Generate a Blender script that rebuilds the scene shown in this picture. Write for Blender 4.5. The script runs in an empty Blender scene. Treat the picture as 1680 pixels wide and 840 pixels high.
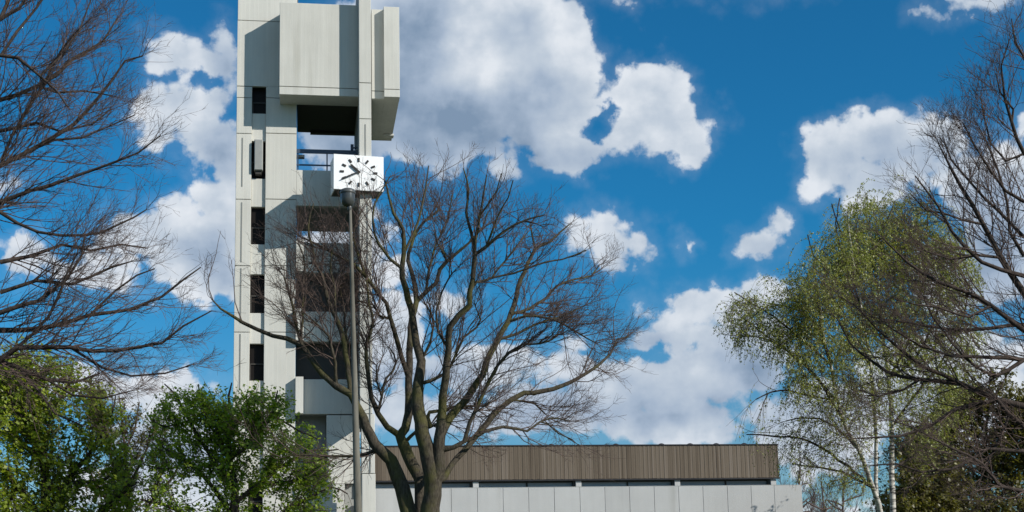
import bpy, math, random
import numpy as np
from mathutils import Matrix, Vector
random.seed(7)
RNG = np.random.default_rng(11)
S = bpy.context.scene
COL = S.collection
R = math.radians

# ------------------------------------------------------------------ camera
F = 2300.0                       # focal length in photo pixels (photo is 1680 wide)
PX0, PY0 = 840.0, 600.0          # principal point
CAM = Vector((0.0, 0.0, 1.6))
YAW, PITCH, ROLL = math.atan(350/2300*math.cos(R(9.5))), R(9.5), R(-1.2)
ROT = (Matrix.Rotation(-YAW, 3, 'Z') @ Matrix.Rotation(math.pi/2+PITCH, 3, 'X') @ Matrix.Rotation(ROLL, 3, 'Z'))
cd = bpy.data.cameras.new('camera'); cam = bpy.data.objects.new('camera', cd); COL.objects.link(cam)
cam.matrix_world = Matrix.Translation(CAM) @ ROT.to_4x4()
cd.sensor_width = 36.0; cd.lens = F/1680*36.0
cd.shift_y = (PY0-420)/1680.0
cd.clip_start = 0.1; cd.clip_end = 6000
S.camera = cam
ROTN = np.array(ROT); CAMN = np.array(CAM)
def ray(px, py):
    return ROT @ Vector(((px-PX0)/F, -(py-PY0)/F, -1.0))
def at(px, py, Y):
    d = ray(px, py); t = (Y-CAM.y)/d.y
    return CAM + d*t
def atn(pts, Y):
    """pts (n,2) pixels, Y (n,) -> (n,3)"""
    pts = np.asarray(pts, float); Y = np.asarray(Y, float)
    d = np.stack([(pts[:,0]-PX0)/F, -(pts[:,1]-PY0)/F, -np.ones(len(pts))], 1) @ ROTN.T
    return CAMN + d*((Y-CAMN[1])/d[:,1])[:,None]
def proj(P):
    q = (P-CAMN) @ ROTN
    return np.stack([PX0 - F*q[...,0]/q[...,2], PY0 + F*q[...,1]/q[...,2]], -1)

# ------------------------------------------------------------------ sun, exposure
SUN = Vector((1.62, -1.30, 1.10)).normalized()          # towards the sun
sd = bpy.data.lights.new('sun', 'SUN'); so = bpy.data.objects.new('sun', sd); COL.objects.link(so)
sd.energy = 4.9; sd.angle = R(0.5); sd.color = (1.0, 0.94, 0.85)
so.rotation_euler = SUN.to_track_quat('Z', 'Y').to_euler()
so.location = (40, -30, 60)
S.view_settings.view_transform = 'Standard'; S.view_settings.look = 'None'
S.view_settings.gamma = 1.0; S.view_settings.use_curve_mapping = False
S.view_settings.exposure = 0.0
S.render.resolution_x = 1680; S.render.resolution_y = 840

# ------------------------------------------------------------------ world: sky with clouds
W = bpy.data.worlds.new('World'); S.world = W; W.use_nodes = True
nt = W.node_tree; nt.nodes.clear()
class NB:
    """small node builder"""
    def __init__(s, nt): s.nt = nt
    def n(s, t, **k):
        x = s.nt.nodes.new(t)
        for a, b in k.items(): setattr(x, a, b)
        return x
    def put(s, sock, v):
        if isinstance(v, bpy.types.NodeSocket): s.nt.links.new(v, sock)
        elif v is not None: sock.default_value = v
    def m(s, op, a, b=None, c=None, clamp=False):
        x = s.n('ShaderNodeMath', operation=op, use_clamp=clamp)
        s.put(x.inputs[0], a); s.put(x.inputs[1], b); s.put(x.inputs[2], c)
        return x.outputs[0]
    def v(s, op, a, b=None, out=0):
        x = s.n('ShaderNodeVectorMath', operation=op); s.put(x.inputs[0], a)
        if op == 'SCALE': s.put(x.inputs[3], b)
        else: s.put(x.inputs[1], b)
        return x.outputs[out]
    def comb(s, a, b, c=0.0):
        x = s.n('ShaderNodeCombineXYZ'); s.put(x.inputs[0], a); s.put(x.inputs[1], b); s.put(x.inputs[2], c)
        return x.outputs[0]
    def sep(s, a):
        x = s.n('ShaderNodeSeparateXYZ'); s.put(x.inputs[0], a); return x.outputs
    def noise(s, vec, scale, detail=4, rough=.5, dim='3D', lac=2.0):
        x = s.n('ShaderNodeTexNoise', noise_dimensions=dim); s.put(x.inputs['Vector'], vec)
        x.inputs['Scale'].default_value = scale; x.inputs['Detail'].default_value = detail
        x.inputs['Roughness'].default_value = rough; x.inputs['Lacunarity'].default_value = lac
        return x
    def mr(s, v, a, b, c=0., d=1., smooth=False):
        x = s.n('ShaderNodeMapRange', interpolation_type='SMOOTHSTEP' if smooth else 'LINEAR')
        s.put(x.inputs[0], v)
        for i, q in enumerate((a, b, c, d)): s.put(x.inputs[i+1], q)
        return x.outputs[0]
    def mix(s, f, a, b, blend='MIX'):
        x = s.n('ShaderNodeMix', data_type='RGBA', blend_type=blend)
        s.put(x.inputs[0], f); s.put(x.inputs[6], a); s.put(x.inputs[7], b)
        return x.outputs[2]
    def ramp(s, f, stops):
        x = s.n('ShaderNodeValToRGB'); s.put(x.inputs[0], f); e = x.color_ramp.elements
        while len(e) < len(stops): e.new(0.5)
        for el, (p, c) in zip(e, stops): el.position = p; el.color = (*c, 1)
        return x.outputs[0]
def c4(r, g, b): return (r, g, b, 1.0)
B = NB(nt)
sky = B.n('ShaderNodeTexSky', sky_type='NISHITA'); sky.sun_disc = False
sky.sun_elevation = math.asin(SUN.z); sky.sun_rotation = math.atan2(SUN.x, SUN.y)
sky.altitude = 200; sky.air_density = 1.0; sky.dust_density = 0.3; sky.ozone_density = 3.0
tc = B.n('ShaderNodeTexCoord'); DIR = B.v('NORMALIZE', tc.outputs['Generated'])
sx, sy, sz = B.sep(DIR)
AZ = B.m('MULTIPLY', B.m('ARCTAN2', sx, sy), F)        # 'pixels' of angle
EL = B.m('MULTIPLY', B.m('ARCSINE', sz), F)
P0 = B.comb(AZ, EL)
def azel(px, py):
    d = ray(px, py).normalized()
    return (math.atan2(d.x, d.y)*F, math.asin(d.z)*F)
# domain warp
w1 = B.noise(DIR, 14, 3, .55); w2 = B.noise(DIR, 70, 4, .6)
WV = B.v('SCALE', B.v('SUBTRACT', w1.outputs['Color'], (.5,.5,.5)), 95.0)
WV2 = B.v('SCALE', B.v('SUBTRACT', w2.outputs['Color'], (.5,.5,.5)), 34.0)
PW = B.v('MULTIPLY', B.v('ADD', P0, B.v('ADD', WV, WV2)), (1, 1, 0))
def field(blobs, soft=14.0):
    acc = None
    for (px, py, rx, ry) in blobs:
        a, e = azel(px, py)
        q = B.v('MULTIPLY', B.v('SUBTRACT', PW, (a, e, 0)), (1/rx, 1/ry, 0))
        L = B.v('LENGTH', q, out=1)
        d = B.m('MULTIPLY_ADD', L, -min(rx, ry), min(rx, ry))
        acc = d if acc is None else B.m('SMOOTH_MAX', acc, d, soft)
    return acc
CL = [ (965,140,40,60),(900,150,110,110),(1065,175,85,66),(560,235,110,60),(560,395,100,42),(600,130,90,90),(330,800,260,60),(700,850,700,46),(1000,195,150,62),(1130,240,34,34),(700,60,190,120),(850,50,105,110),(870,165,120,90),(1050,160,75,58),(1105,215,60,52),(720,190,170,95),(960,235,120,42),(835,272,45,20),(925,40,42,70),
       (285,95,58,42),(335,115,60,55),(310,175,60,60),(345,235,62,48),(375,110,35,60),(250,190,40,60),(365,270,40,30),
       (295,350,80,40),(350,380,70,62),(225,385,70,48),(320,430,95,70),(350,330,50,50),(60,425,55,32),(15,300,26,20),(150,465,80,30),
       (1440,240,100,54),(1350,285,46,48),(1525,232,66,54),(1380,255,60,60),(1470,300,110,45),(1640,320,90,95),(1600,450,110,70),(1690,200,30,40),
       (1250,388,46,36),(1275,358,24,20),(1125,396,17,15),(1035,250,14,12),
       (980,395,56,42),(1010,415,45,30),(950,370,28,26),
       (1150,505,105,44),(1235,490,75,34),(1085,560,80,40),(1080,630,220,62),(960,610,90,40),(1190,590,120,80),(1090,525,60,34),
       (1610,2,75,24),(1275,-8,50,15),(980,-6,60,14),
       (740,495,40,24),(800,600,110,48),(650,560,70,90),(880,680,260,44),(660,680,160,50),(1120,690,180,40),(640,440,40,40),
       (240,650,110,42),(280,720,120,50),(1350,700,120,90),(1560,640,150,100),(40,620,120,40),
       (205,430,50,30) ]
HO = [ (985,205,26,16),(352,148,30,12),(900,312,30,10),(905,540,80,20),(1020,585,60,10)]
D = field(CL)
H = field(HO, 6.0)
D = B.m('SMOOTH_MIN', D, B.m('MULTIPLY', H, -1.6), 10.0)
# open sky beyond the frame: the same fair-weather clouds scattered on
ca, ce = azel(840, 420)
q = B.v('ABSOLUTE', B.v('SUBTRACT', P0, (ca, ce, 0)))
qx, qy, _ = B.sep(q)
out = B.m('MAXIMUM', B.m('SUBTRACT', qx, 900.0), B.m('SUBTRACT', qy, 470.0))
outm = B.mr(out, 0, 160, 0, 1)
gn = B.noise(B.v('MULTIPLY', DIR, (1, 1, 2.2)), 3.2, 5, .55)
gen = B.m('MULTIPLY', B.m('SUBTRACT', gn.outputs['Fac'], 0.53), 700.0)
gen = B.m('SUBTRACT', gen, B.m('MULTIPLY', B.m('SUBTRACT', 1.0, outm), 400.0))
D = B.m('MAXIMUM', D, gen)
fb = B.noise(DIR, 36, 9, .60)
rl = B.noise(DIR, 26, 6, .50); rls = B.noise(B.v('ADD', DIR, (0.009, 0.0, 0.011)), 26, 6, .50)
def voro(scale):
    x = B.n('ShaderNodeTexVoronoi', feature='SMOOTH_F1'); x.inputs['Scale'].default_value = scale; x.inputs['Smoothness'].default_value = .25
    B.put(x.inputs['Vector'], B.v('ADD', DIR, B.v('SCALE', w2.outputs['Color'], .012))); return x.outputs['Distance']
v1, v2 = voro(48), voro(125)
puff = B.m('ADD', B.m('MULTIPLY', B.m('SUBTRACT', .45, v1), 1.0), B.m('MULTIPLY', B.m('SUBTRACT', .45, v2), .45))
DN = B.m('ADD', D, B.m('MULTIPLY', B.m('SUBTRACT', fb.outputs['Fac'], .46), 56.0))
DN = B.m('ADD', DN, B.m('MULTIPLY', puff, 27.0))
alpha = B.mr(DN, -2, 15, 0, 1, True)
thin = B.mr(DN, -26, 22, 0, .14, True)                  # soft veil round the clouds
alpha = B.m('MAXIMUM', alpha, thin)
relief = B.m('MULTIPLY', B.m('SUBTRACT', rl.outputs['Fac'], rls.outputs['Fac']), .95)
GREY = [(1130,590,150,26),(960,650,200,24),(1150,660,150,20),(860,205,70,60),(560,240,120,70),(720,215,190,70),(680,60,60,110),(900,255,120,30),(800,235,140,50),(340,420,70,45),(375,180,30,110),(350,250,40,40),(1480,265,80,40),(1240,600,80,60),(1000,440,40,18),
        (1050,560,80,22),(1080,680,260,32),(1640,400,80,100),(1255,415,30,18),(880,690,200,30),(700,620,120,40),(640,150,80,120),(1610,12,60,14),(300,740,140,40)]
G = field(GREY, 30.0)
g = B.mr(G, -35, 60, 0, 1, True)
low = B.noise(B.v('MULTIPLY', DIR, (1, 1, 2.6)), 20, 4, .5)
shade = B.m('ADD', B.m('MULTIPLY', g, -.64), B.m('ADD', relief, B.m('MULTIPLY', B.m('SUBTRACT', low.outputs['Fac'], .5), .45)))
edge = B.mr(DN, 10, 90, .16, 0, True)                    # thin sunlit rims are whiter than the deep middle
shade = B.m('ADD', shade, B.m('ADD', edge, B.m('MULTIPLY', puff, .20)))
shade = B.m('ADD', shade, .72, clamp=True)
cloud = B.ramp(shade, [(0.0, (.21,.30,.43)), (.35, (.38,.47,.60)), (.7, (.54,.615,.71)), (1.0, (.76,.805,.865))])
CSTR = 0.10
cloud = B.v('SCALE', cloud, 1/CSTR)
tint = B.mix(B.mr(EL, 0, 620, 0, 1, True), c4(.52, .74, .86), c4(.125, .775, 1.06))   # clear deep blue above, paler near the horizon
skyc = B.mix(1.0, sky.outputs[0], tint, 'MULTIPLY')
base = B.mix(alpha, skyc, cloud)
bg = B.n('ShaderNodeBackground'); nt.links.new(base, bg.inputs[0]); bg.inputs[1].default_value = CSTR
wo = B.n('ShaderNodeOutputWorld'); nt.links.new(bg.outputs[0], wo.inputs[0])

# ------------------------------------------------------------------ materials
def mat(name, rough=.8, spec=.3):
    m = bpy.data.materials.new(name); m.use_nodes = True
    t = m.node_tree; t.nodes.clear(); b = NB(t)
    p = b.n('ShaderNodeBsdfPrincipled'); o = b.n('ShaderNodeOutputMaterial'); t.links.new(p.outputs[0], o.inputs[0])
    p.inputs['Roughness'].default_value = rough; p.inputs['Specular IOR Level'].default_value = spec
    return m, b, p
def plain(name, col, rough=.7, spec=.3, var=.12, scale=6, metallic=0):
    m, b, p = mat(name, rough, spec); p.inputs['Metallic'].default_value = metallic
    g = b.n('ShaderNodeNewGeometry'); n = b.noise(g.outputs['Position'], scale, 5, .6)
    c = b.mix(n.outputs[0], c4(*[x*(1-var) for x in col]), c4(*[min(1, x*(1+var)) for x in col]))
    b.nt.links.new(c, p.inputs['Base Color']); return m
def concrete(name, col, streak=.25, boards=True, warm=(.36,.27,.17)):
    m, b, p = mat(name, .85, .2)
    pos = b.n('ShaderNodeNewGeometry').outputs['Position']
    oi = b.n('ShaderNodeObjectInfo')
    big = b.noise(pos, .45, 4, .55).outputs[0]
    st = b.noise(b.v('MULTIPLY', pos, (5, 5, .22)), 1.0, 5, .65).outputs[0]
    st2 = b.noise(b.v('MULTIPLY', pos, (1.3, 1.3, .10)), 1.0, 4, .6).outputs[0]
    fine = b.noise(pos, 28, 4, .7).outputs[0]
    k = b.m('ADD', b.m('MULTIPLY', b.m('SUBTRACT', big, .5), .30), b.m('MULTIPLY', b.m('SUBTRACT', st, .5), streak))
    k = b.m('ADD', k, b.m('MULTIPLY', b.m('SUBTRACT', fine, .5), .12))
    k = b.m('ADD', k, b.m('MULTIPLY', b.m('SUBTRACT', oi.outputs['Random'], .5), .09))
    k = b.m('ADD', k, 1.0)
    c = b.v('SCALE', col, k)
    stain = b.mr(st2, .60, .80, 0, .42, True)
    c = b.mix(stain, c, c4(*[x*.62 for x in (col[0], col[1]*.98, col[2]*.9)]))
    rust = b.mr(b.m('MULTIPLY', b.mr(st, .62, .78), b.mr(big, .5, .7)), 0, 1, 0, .22)
    c = b.mix(rust, c, c4(*warm))
    b.nt.links.new(c, p.inputs['Base Color'])
    h = fine
    if boards:
        wv = b.n('ShaderNodeTexWave', wave_type='BANDS', bands_direction='X', wave_profile='SAW')
        b.put(wv.inputs[0], pos); wv.inputs['Scale'].default_value = 1.6; wv.inputs['Distortion'].default_value = .4
        h = b.m('ADD', b.m('MULTIPLY', wv.outputs[1], .5), b.m('MULTIPLY', fine, .6))
    bm = b.n('ShaderNodeBump'); bm.inputs['Strength'].default_value = .35; bm.inputs['Distance'].default_value = .02
    b.put(bm.inputs['Height'], h); b.nt.links.new(bm.outputs[0], p.inputs['Normal'])
    return m
M = {}
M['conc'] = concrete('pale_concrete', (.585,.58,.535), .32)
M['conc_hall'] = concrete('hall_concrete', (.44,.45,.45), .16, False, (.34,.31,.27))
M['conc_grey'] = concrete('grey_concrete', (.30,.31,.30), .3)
M['joint'] = plain('dark_joint_sealant', (.07,.07,.068), .9)  # plain dark sealant tone, also on mullions and roof box
M['dark'] = plain('dark_fittings_and_shade', (.05,.046,.041), .6)  # dark fittings, and the screens that carry the storey shade as colour
M['soffit'] = plain('shade_toned_soffit', (.06,.058,.05), .8)  # concrete ceiling with the chamber's shade put into its dark colour
M['glass'] = plain('dark_window_glass', (.012,.010,.009), .5, .12, .05)
M['steel'] = plain('blue_grey_painted_steel', (.05,.075,.12), .45, .4)
M['galv'] = plain('galvanised_steel', (.30,.31,.30), .5, .4, .2, 3)
M['white'] = plain('white_enamel', (.86,.87,.88), .35, .4, .03, 2)
M['black'] = plain('black_enamel', (.02,.02,.02), .5)
M['lamp'] = plain('dull_lamp_housing', (.075,.08,.08), .4, .4)
M['lampglass'] = plain('dark_lamp_bowl', (.05,.055,.055), .25, .5)
M['roof'] = plain('black_roof_felt', (.03,.03,.035), .8)
M['strip'] = plain('weathered_channel', (.24,.25,.24), .8)
M['clere'] = plain('grey_clerestory_glazing', (.42,.48,.53), .5, .3, .1, 1.5)
def pole_mat():
    m, b, p = mat('weathered_lamp_pole', .75, .3)
    pos = b.n('ShaderNodeNewGeometry').outputs['Position']
    n = b.noise(b.v('MULTIPLY', pos, (9, 9, 1.2)), 1, 5, .65).outputs[0]
    b.nt.links.new(b.ramp(n, [(.3, (.08,.076,.06)), (.7, (.20,.19,.16))]), p.inputs['Base Color']); return m
M['pole'] = pole_mat()
def board_mat():
    m, b, p = mat('weathered_brown_boards', .8, .2)
    pos = b.n('ShaderNodeNewGeometry').outputs['Position']
    a = b.n('ShaderNodeAttribute'); a.attribute_name = 'var'
    st = b.noise(b.v('MULTIPLY', pos, (14, 14, .8)), 1, 4, .6).outputs[0]
    k = b.m('ADD', b.m('MULTIPLY', a.outputs['Fac'], .62), b.m('MULTIPLY', st, .38))
    c = b.ramp(k, [(.12, (.08,.062,.046)), (.5, (.145,.118,.090)), (.75, (.18,.15,.122)), (.95, (.215,.19,.162))])
    b.nt.links.new(c, p.inputs['Base Color']); return m
M['board'] = board_mat()
def bark(name, dark, light, moss=None, mossamt=.0, scale=5):
    m, b, p = mat(name, .9, .15)
    pos = b.n('ShaderNodeNewGeometry').outputs['Position']
    n = b.noise(b.v('MULTIPLY', pos, (3, 3, 1)), scale, 6, .7).outputs[0]
    c = b.ramp(n, [(.32, dark), (.68, light)])
    if moss:
        g = b.noise(pos, 1.1, 4, .6).outputs[0]
        c = b.mix(b.mr(g, .42, .66, 0, mossamt, True), c, c4(*moss))
    b.nt.links.new(c, p.inputs['Base Color'])
    bm = b.n('ShaderNodeBump'); bm.inputs['Strength'].default_value = .6; bm.inputs['Distance'].default_value = .03
    b.put(bm.inputs['Height'], n); b.nt.links.new(bm.outputs[0], p.inputs['Normal'])
    return m
M['bark'] = bark('mossy_grey_brown_bark', (.018,.015,.012), (.095,.082,.062), (.085,.085,.022), .65, 7)
M['twig'] = bark('grey_brown_twigs', (.06,.044,.040), (.155,.115,.10))
M['twig_dark'] = bark('dark_brown_twigs', (.025,.020,.018), (.085,.066,.056))
M['twig_red'] = bark('pinkish_brown_twigs', (.075,.052,.045), (.17,.122,.105))
def birch_mat():
    m, b, p = mat('white_birch_bark', .7, .2)
    pos = b.n('ShaderNodeNewGeometry').outputs['Position']
    n = b.noise(b.v('MULTIPLY', pos, (1.2, 1.2, 7)), 1.4, 4, .7).outputs[0]
    c = b.ramp(n, [(.42, (.05,.045,.04)), (.52, (.5,.47,.42)), (.8, (.66,.63,.57))])
    b.nt.links.new(c, p.inputs['Base Color']); return m
M['birch'] = birch_mat()
def leafmat(name, stops, trans=.35):
    m = bpy.data.materials.new(name); m.use_nodes = True; t = m.node_tree; t.nodes.clear(); b = NB(t)
    a = b.n('ShaderNodeAttribute'); a.attribute_name = 'var'
    c = b.ramp(a.outputs['Fac'], stops)
    d = b.n('ShaderNodeBsdfDiffuse'); tr = b.n('ShaderNodeBsdfTranslucent'); gl = b.n('ShaderNodeBsdfGlossy')
    gl.inputs['Roughness'].default_value = .45
    b.put(d.inputs[0], c); b.put(tr.inputs[0], b.mix(1.0, c, c4(1.25,1.25,.55), 'MULTIPLY'))
    mx = b.n('ShaderNodeMixShader'); mx.inputs[0].default_value = trans
    t.links.new(d.outputs[0], mx.inputs[1]); t.links.new(tr.outputs[0], mx.inputs[2])
    m2 = b.n('ShaderNodeMixShader'); m2.inputs[0].default_value = .04
    t.links.new(mx.outputs[0], m2.inputs[1]); t.links.new(gl.outputs[0], m2.inputs[2])
    o = b.n('ShaderNodeOutputMaterial'); t.links.new(m2.outputs[0], o.inputs[0]); return m
M['leaf_green'] = leafmat('fresh_green_leaves', [(0,(.12,.20,.012)),(.5,(.25,.37,.03)),(1,(.42,.50,.06))], .58)
M['leaf_lime'] = leafmat('yellow_green_leaves', [(0,(.12,.17,.012)),(.5,(.26,.34,.03)),(1,(.42,.47,.06))], .58)
M['leaf_birch'] = leafmat('pale_olive_birch_leaves', [(0,(.14,.16,.04)),(.5,(.25,.28,.065)),(1,(.38,.40,.11))], .4)
M['leaf_olive'] = leafmat('dark_olive_leaves', [(0,(.06,.055,.016)),(.55,(.125,.12,.03)),(1,(.21,.20,.045))], .45)
M['leaf_brown'] = leafmat('brownish_buds', [(0,(.06,.042,.03)),(1,(.16,.12,.08))], .3)
def grass_mat():
    m, b, p = mat('grass_ground', .95, .1)
    pos = b.n('ShaderNodeNewGeometry').outputs['Position']
    n = b.noise(pos, 3, 8, .7).outputs[0]; n2 = b.noise(pos, .08, 4, .6).outputs[0]
    c = b.mix(n2, b.ramp(n, [(.3,(.025,.04,.01)),(.7,(.07,.11,.025))]), c4(.07,.08,.03))
    b.nt.links.new(c, p.inputs['Base Color']); return m
M['grass'] = grass_mat()
M['asphalt'] = plain('asphalt', (.05,.05,.052), .9, .2, .25, 20)
M['kerb'] = plain('concrete_kerb', (.28,.28,.27), .85)

# ------------------------------------------------------------------ object helpers
def tag(o, label=None, cat=None, group=None, kind=None):
    if label: o['label'] = label
    if cat: o['category'] = cat
    if group: o['group'] = group
    if kind: o['kind'] = kind
    return o
def thing(name, loc, label, cat, group=None, rz=0):
    o = bpy.data.objects.new(name, None); COL.objects.link(o)
    o.location = loc; o.rotation_euler = (0, 0, rz); o.empty_display_size = .5
    return tag(o, label, cat, group)
def link(name, me, material, parent=None, kind=None, smooth=False, local=False):
    if material: me.materials.append(material)
    if smooth: me.polygons.foreach_set('use_smooth', [True]*len(me.polygons))
    o = bpy.data.objects.new(name, me); COL.objects.link(o)
    if parent:
        o.parent = parent
        top = parent; off = Vector(parent.location)
        while top.parent: top = top.parent; off += Vector(top.location)
        if not local: me.transform(Matrix.Translation(-off))      # meshes are written in world metres
    if kind: o['kind'] = kind
    return o
class MB:
    def __init__(s): s.v = []; s.f = []; s.a = []
    def box(s, x0, x1, y0, y1, z0, z1, var=.5, bev=0.0):
        x0, x1 = min(x0,x1), max(x0,x1); y0, y1 = min(y0,y1), max(y0,y1); z0, z1 = min(z0,z1), max(z0,z1)
        n = len(s.v)
        if bev and min(x1-x0, z1-z0, y1-y0) > 3*bev:
            # chamfered front (y0) edges
            s.v += [(x0,y0+bev,z0),(x1,y0+bev,z0),(x1,y0+bev,z1),(x0,y0+bev,z1),
                    (x0,y1,z0),(x1,y1,z0),(x1,y1,z1),(x0,y1,z1),
                    (x0+bev,y0,z0+bev),(x1-bev,y0,z0+bev),(x1-bev,y0,z1-bev),(x0+bev,y0,z1-bev)]
            fs = [(8,9,10,11),(0,1,9,8),(1,2,10,9),(2,3,11,10),(3,0,8,11),(5,4,7,6),(4,5,1,0),(5,6,2,1),(6,7,3,2),(7,4,0,3)]
        else:
            s.v += [(x0,y0,z0),(x1,y0,z0),(x1,y0,z1),(x0,y0,z1),(x0,y1,z0),(x1,y1,z0),(x1,y1,z1),(x0,y1,z1)]
            fs = [(0,1,2,3),(5,4,7,6),(4,5,1,0),(5,6,2,1),(6,7,3,2),(7,4,0,3)]
        for q in fs: s.f.append(tuple(n+i for i in q)); s.a.append(var)
        return s
    def tube(s, pts, rad, n=8, caps=True, var=.5):
        pts = [Vector(p) for p in pts]
        if not hasattr(rad, '__len__'): rad = [rad]*len(pts)
        b0 = len(s.v)
        for i, p in enumerate(pts):
            t = (pts[min(i+1, len(pts)-1)] - pts[max(i-1, 0)]).normalized()
            r = Vector((0,1,0)) if abs(t.y) < .9 else Vector((1,0,0))
            u = t.cross(r).normalized(); w = t.cross(u)
            for k in range(n):
                a = 2*math.pi*k/n; s.v.append(tuple(p + (u*math.cos(a)+w*math.sin(a))*rad[i]))
        for i in range(len(pts)-1):
            for k in range(n):
                a = b0+i*n+k; c = b0+i*n+(k+1) % n; s.f.append((a, c, c+n, a+n)); s.a.append(var)
        if caps:
            s.f.append(tuple(b0+k for k in reversed(range(n)))); s.a.append(var)
            s.f.append(tuple(b0+(len(pts)-1)*n+k for k in range(n))); s.a.append(var)
        return s
    def lathe(s, c, prof, n=16):
        b0 = len(s.v)
        for (r, z) in prof:
            for k in range(n):
                a = 2*math.pi*k/n; s.v.append((c[0]+r*math.cos(a), c[1]+r*math.sin(a), c[2]+z))
        for i in range(len(prof)-1):
            for k in range(n):
                a = b0+i*n+k; d = b0+i*n+(k+1) % n; s.f.append((a, d, d+n, a+n)); s.a.append(.5)
        return s
    def build(s, name, material, parent=None, kind=None, smooth=False, local=False):
        me = bpy.data.meshes.new(name); me.from_pydata(s.v, [], s.f); me.update()
        at_ = me.attributes.new('var', 'FLOAT', 'FACE'); at_.data.foreach_set('value', s.a)
        return link(name, me, material, parent, kind, smooth, local)
def part(name, m, parent, x0, x1, y0, y1, z0, z1, bev=.012, **k):
    return MB().box(x0, x1, y0, y1, z0, z1, bev=bev).build(name, M[m], parent, **k)

# ------------------------------------------------------------------ ground
def sheet(name, x0, x1, y0, y1, z, m, div=1):
    me = bpy.data.meshes.new(name)
    me.from_pydata([(x0,y0,z),(x1,y0,z),(x1,y1,z),(x0,y1,z)], [], [(0,1,2,3)])
    return link(name, me, M[m], kind='structure')
sheet('ground', -2500, 2500, -2500, 2500, 0, 'grass')
sheet('road', -400, 400, 12, 18, .004, 'asphalt')
MB().box(-400, 400, 18, 18.15, 0, .12).build('kerb', M['kerb'], kind='structure')
sheet('path', -60, 60, 55.2, 58.2, .004, 'kerb')

# ------------------------------------------------------------------ tower
YF = 62.0; YB = 66.5
def X(px, py=400, Y=YF): return at(px, py, Y).x
def Z(py, px=480, Y=YF): return at(px, py, Y).z
tower = thing('bell_tower', (X(490), 64.0, 0), 'tall pale concrete tower with projecting box top and column of dark slit windows', 'tower')
GAP = .014; xb1 = at(589.5, 300, YF-2.0).x+.014
def panels(name, m, px0, px1, rows, Y, depth, ref=None, pad=True):
    """stack of panels; rows in photo pixels from top to bottom"""
    x0, x1 = X(px0, 400, Y), X(px1, 400, Y); r = ref or (px0+px1)/2
    for a, b_ in zip(rows[:-1], rows[1:]):
        za = Z(a, r, Y); zb = Z(b_, r, Y) if b_ < 1000 else 0.0
        part(name, m, tower, x0, x1, Y, Y+depth, zb+(GAP if b_ < 1000 else 0), za-GAP)
XL, XS0, XS1, XR, XP0, XP1 = X(385.5), X(411), X(434.5), X(485.5), X(590.5), X(611)
ZTOP = Z(-14)
rows = [-14, 3, 35, 160, 219, 327, 436, 545, 655, 765, 875, 1001]
rows_r = [-14, 3, 35, 100, 219, 327, 436, 545, 655, 765, 875, 1001]
def colpanels(x0, x1, rws, r):
    for a, b_ in zip(rws[:-1], rws[1:]):
        za = Z(a, r); zb = Z(b_, r) if b_ < 1000 else 0.0
        part('wall_panel', 'conc', tower, x0, x1, YF, YF+.16, zb+(GAP if b_ < 1000 else 0), za-(GAP if a != 142 else .001), bev=.012 if a != 142 else .002)
part('wall_panel', 'conc', tower, XL, XR, YF, YF+.16, Z(35, 440)+GAP, ZTOP)
part('wall_panel', 'conc', tower, XL, XR, YF, YF+.16, Z(142, 440), Z(35, 440)-GAP, bev=.002)
colpanels(XL, XS0, [142]+rows[3:], 398)
colpanels(XS1, XR, [142, 161]+rows_r[4:], 460)
# core of the shaft behind the panels
cm = MB()
cm.box(XL+.03, XS0-.012, YF+.161, YB, 0, ZTOP-.05); cm.box(XS1+.012, XR-.02, YF+.161, YB, 0, ZTOP-.05); cm.box(XS0-.012, XS1+.012, YF+1.0, YB, 0, ZTOP-.06)
cm.build('shaft_core', M['conc_grey'], tower)
# coping of the shaft
part('coping', 'conc', tower, XL-.04, XR+.03, YF-.05, YB, ZTOP, ZTOP+.18)
# slit column: recessed spandrels and dark windows
sl = [(143,183),(230,290),(338,398),(449,511),(563,622),(676,735),(790,848)]
prev = -14
for a, b_ in sl:
    if a > 150: part('slit_spandrel', 'conc', tower, XS0+.003, XS1-.003, YF+.13, YF+.40, Z(a, 423), Z(prev, 423)-.05)
    prev = b_
    w = MB().box(XS0+.01, XS1-.01, YF+.36, YF+.40, Z(b_, 423), Z(a, 423)).build('slit_window', M['glass'], tower)
    zc = Z((a*0.45+b_*0.55), 423)
    MB().box(XS0+.01, XS1-.01, YF+.31, YF+.358, zc-.03, zc+.03).build('window_bar', M['dark'], w)
    MB().box(XS0+.01, XS0+.06, YF+.31, YF+.358, Z(b_, 423)+.003, zc-.033).build('window_bar', M['dark'], w)
part('slit_spandrel', 'conc', tower, XS0+.003, XS1-.003, YF+.13, YF+.40, 0, Z(prev, 423))
# projecting vertical housing in the second slit
zt, zb = Z(231, 423), Z(281, 423)
lb = MB().box(X(416), X(430), YF-.22, YF+.34, zb, zt, bev=.03).build('vertical_housing', M['galv'], tower)
MB().box(X(418), X(428), YF-.10, YF+.30, zb-.16, zb-.003).build('housing_foot', M['dark'], lb)
# weathered channels on the wall face
for (px, a, b_) in ((396,226,306),(396,332,430),(396,440,530),(394,30,36),(396,548,640)):
    if b_-a > 10: part('wall_channel', 'strip', tower, X(px)-.025, X(px)+.025, YF-.018, YF-.002, Z(b_, px), Z(a, px), bev=0)

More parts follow.
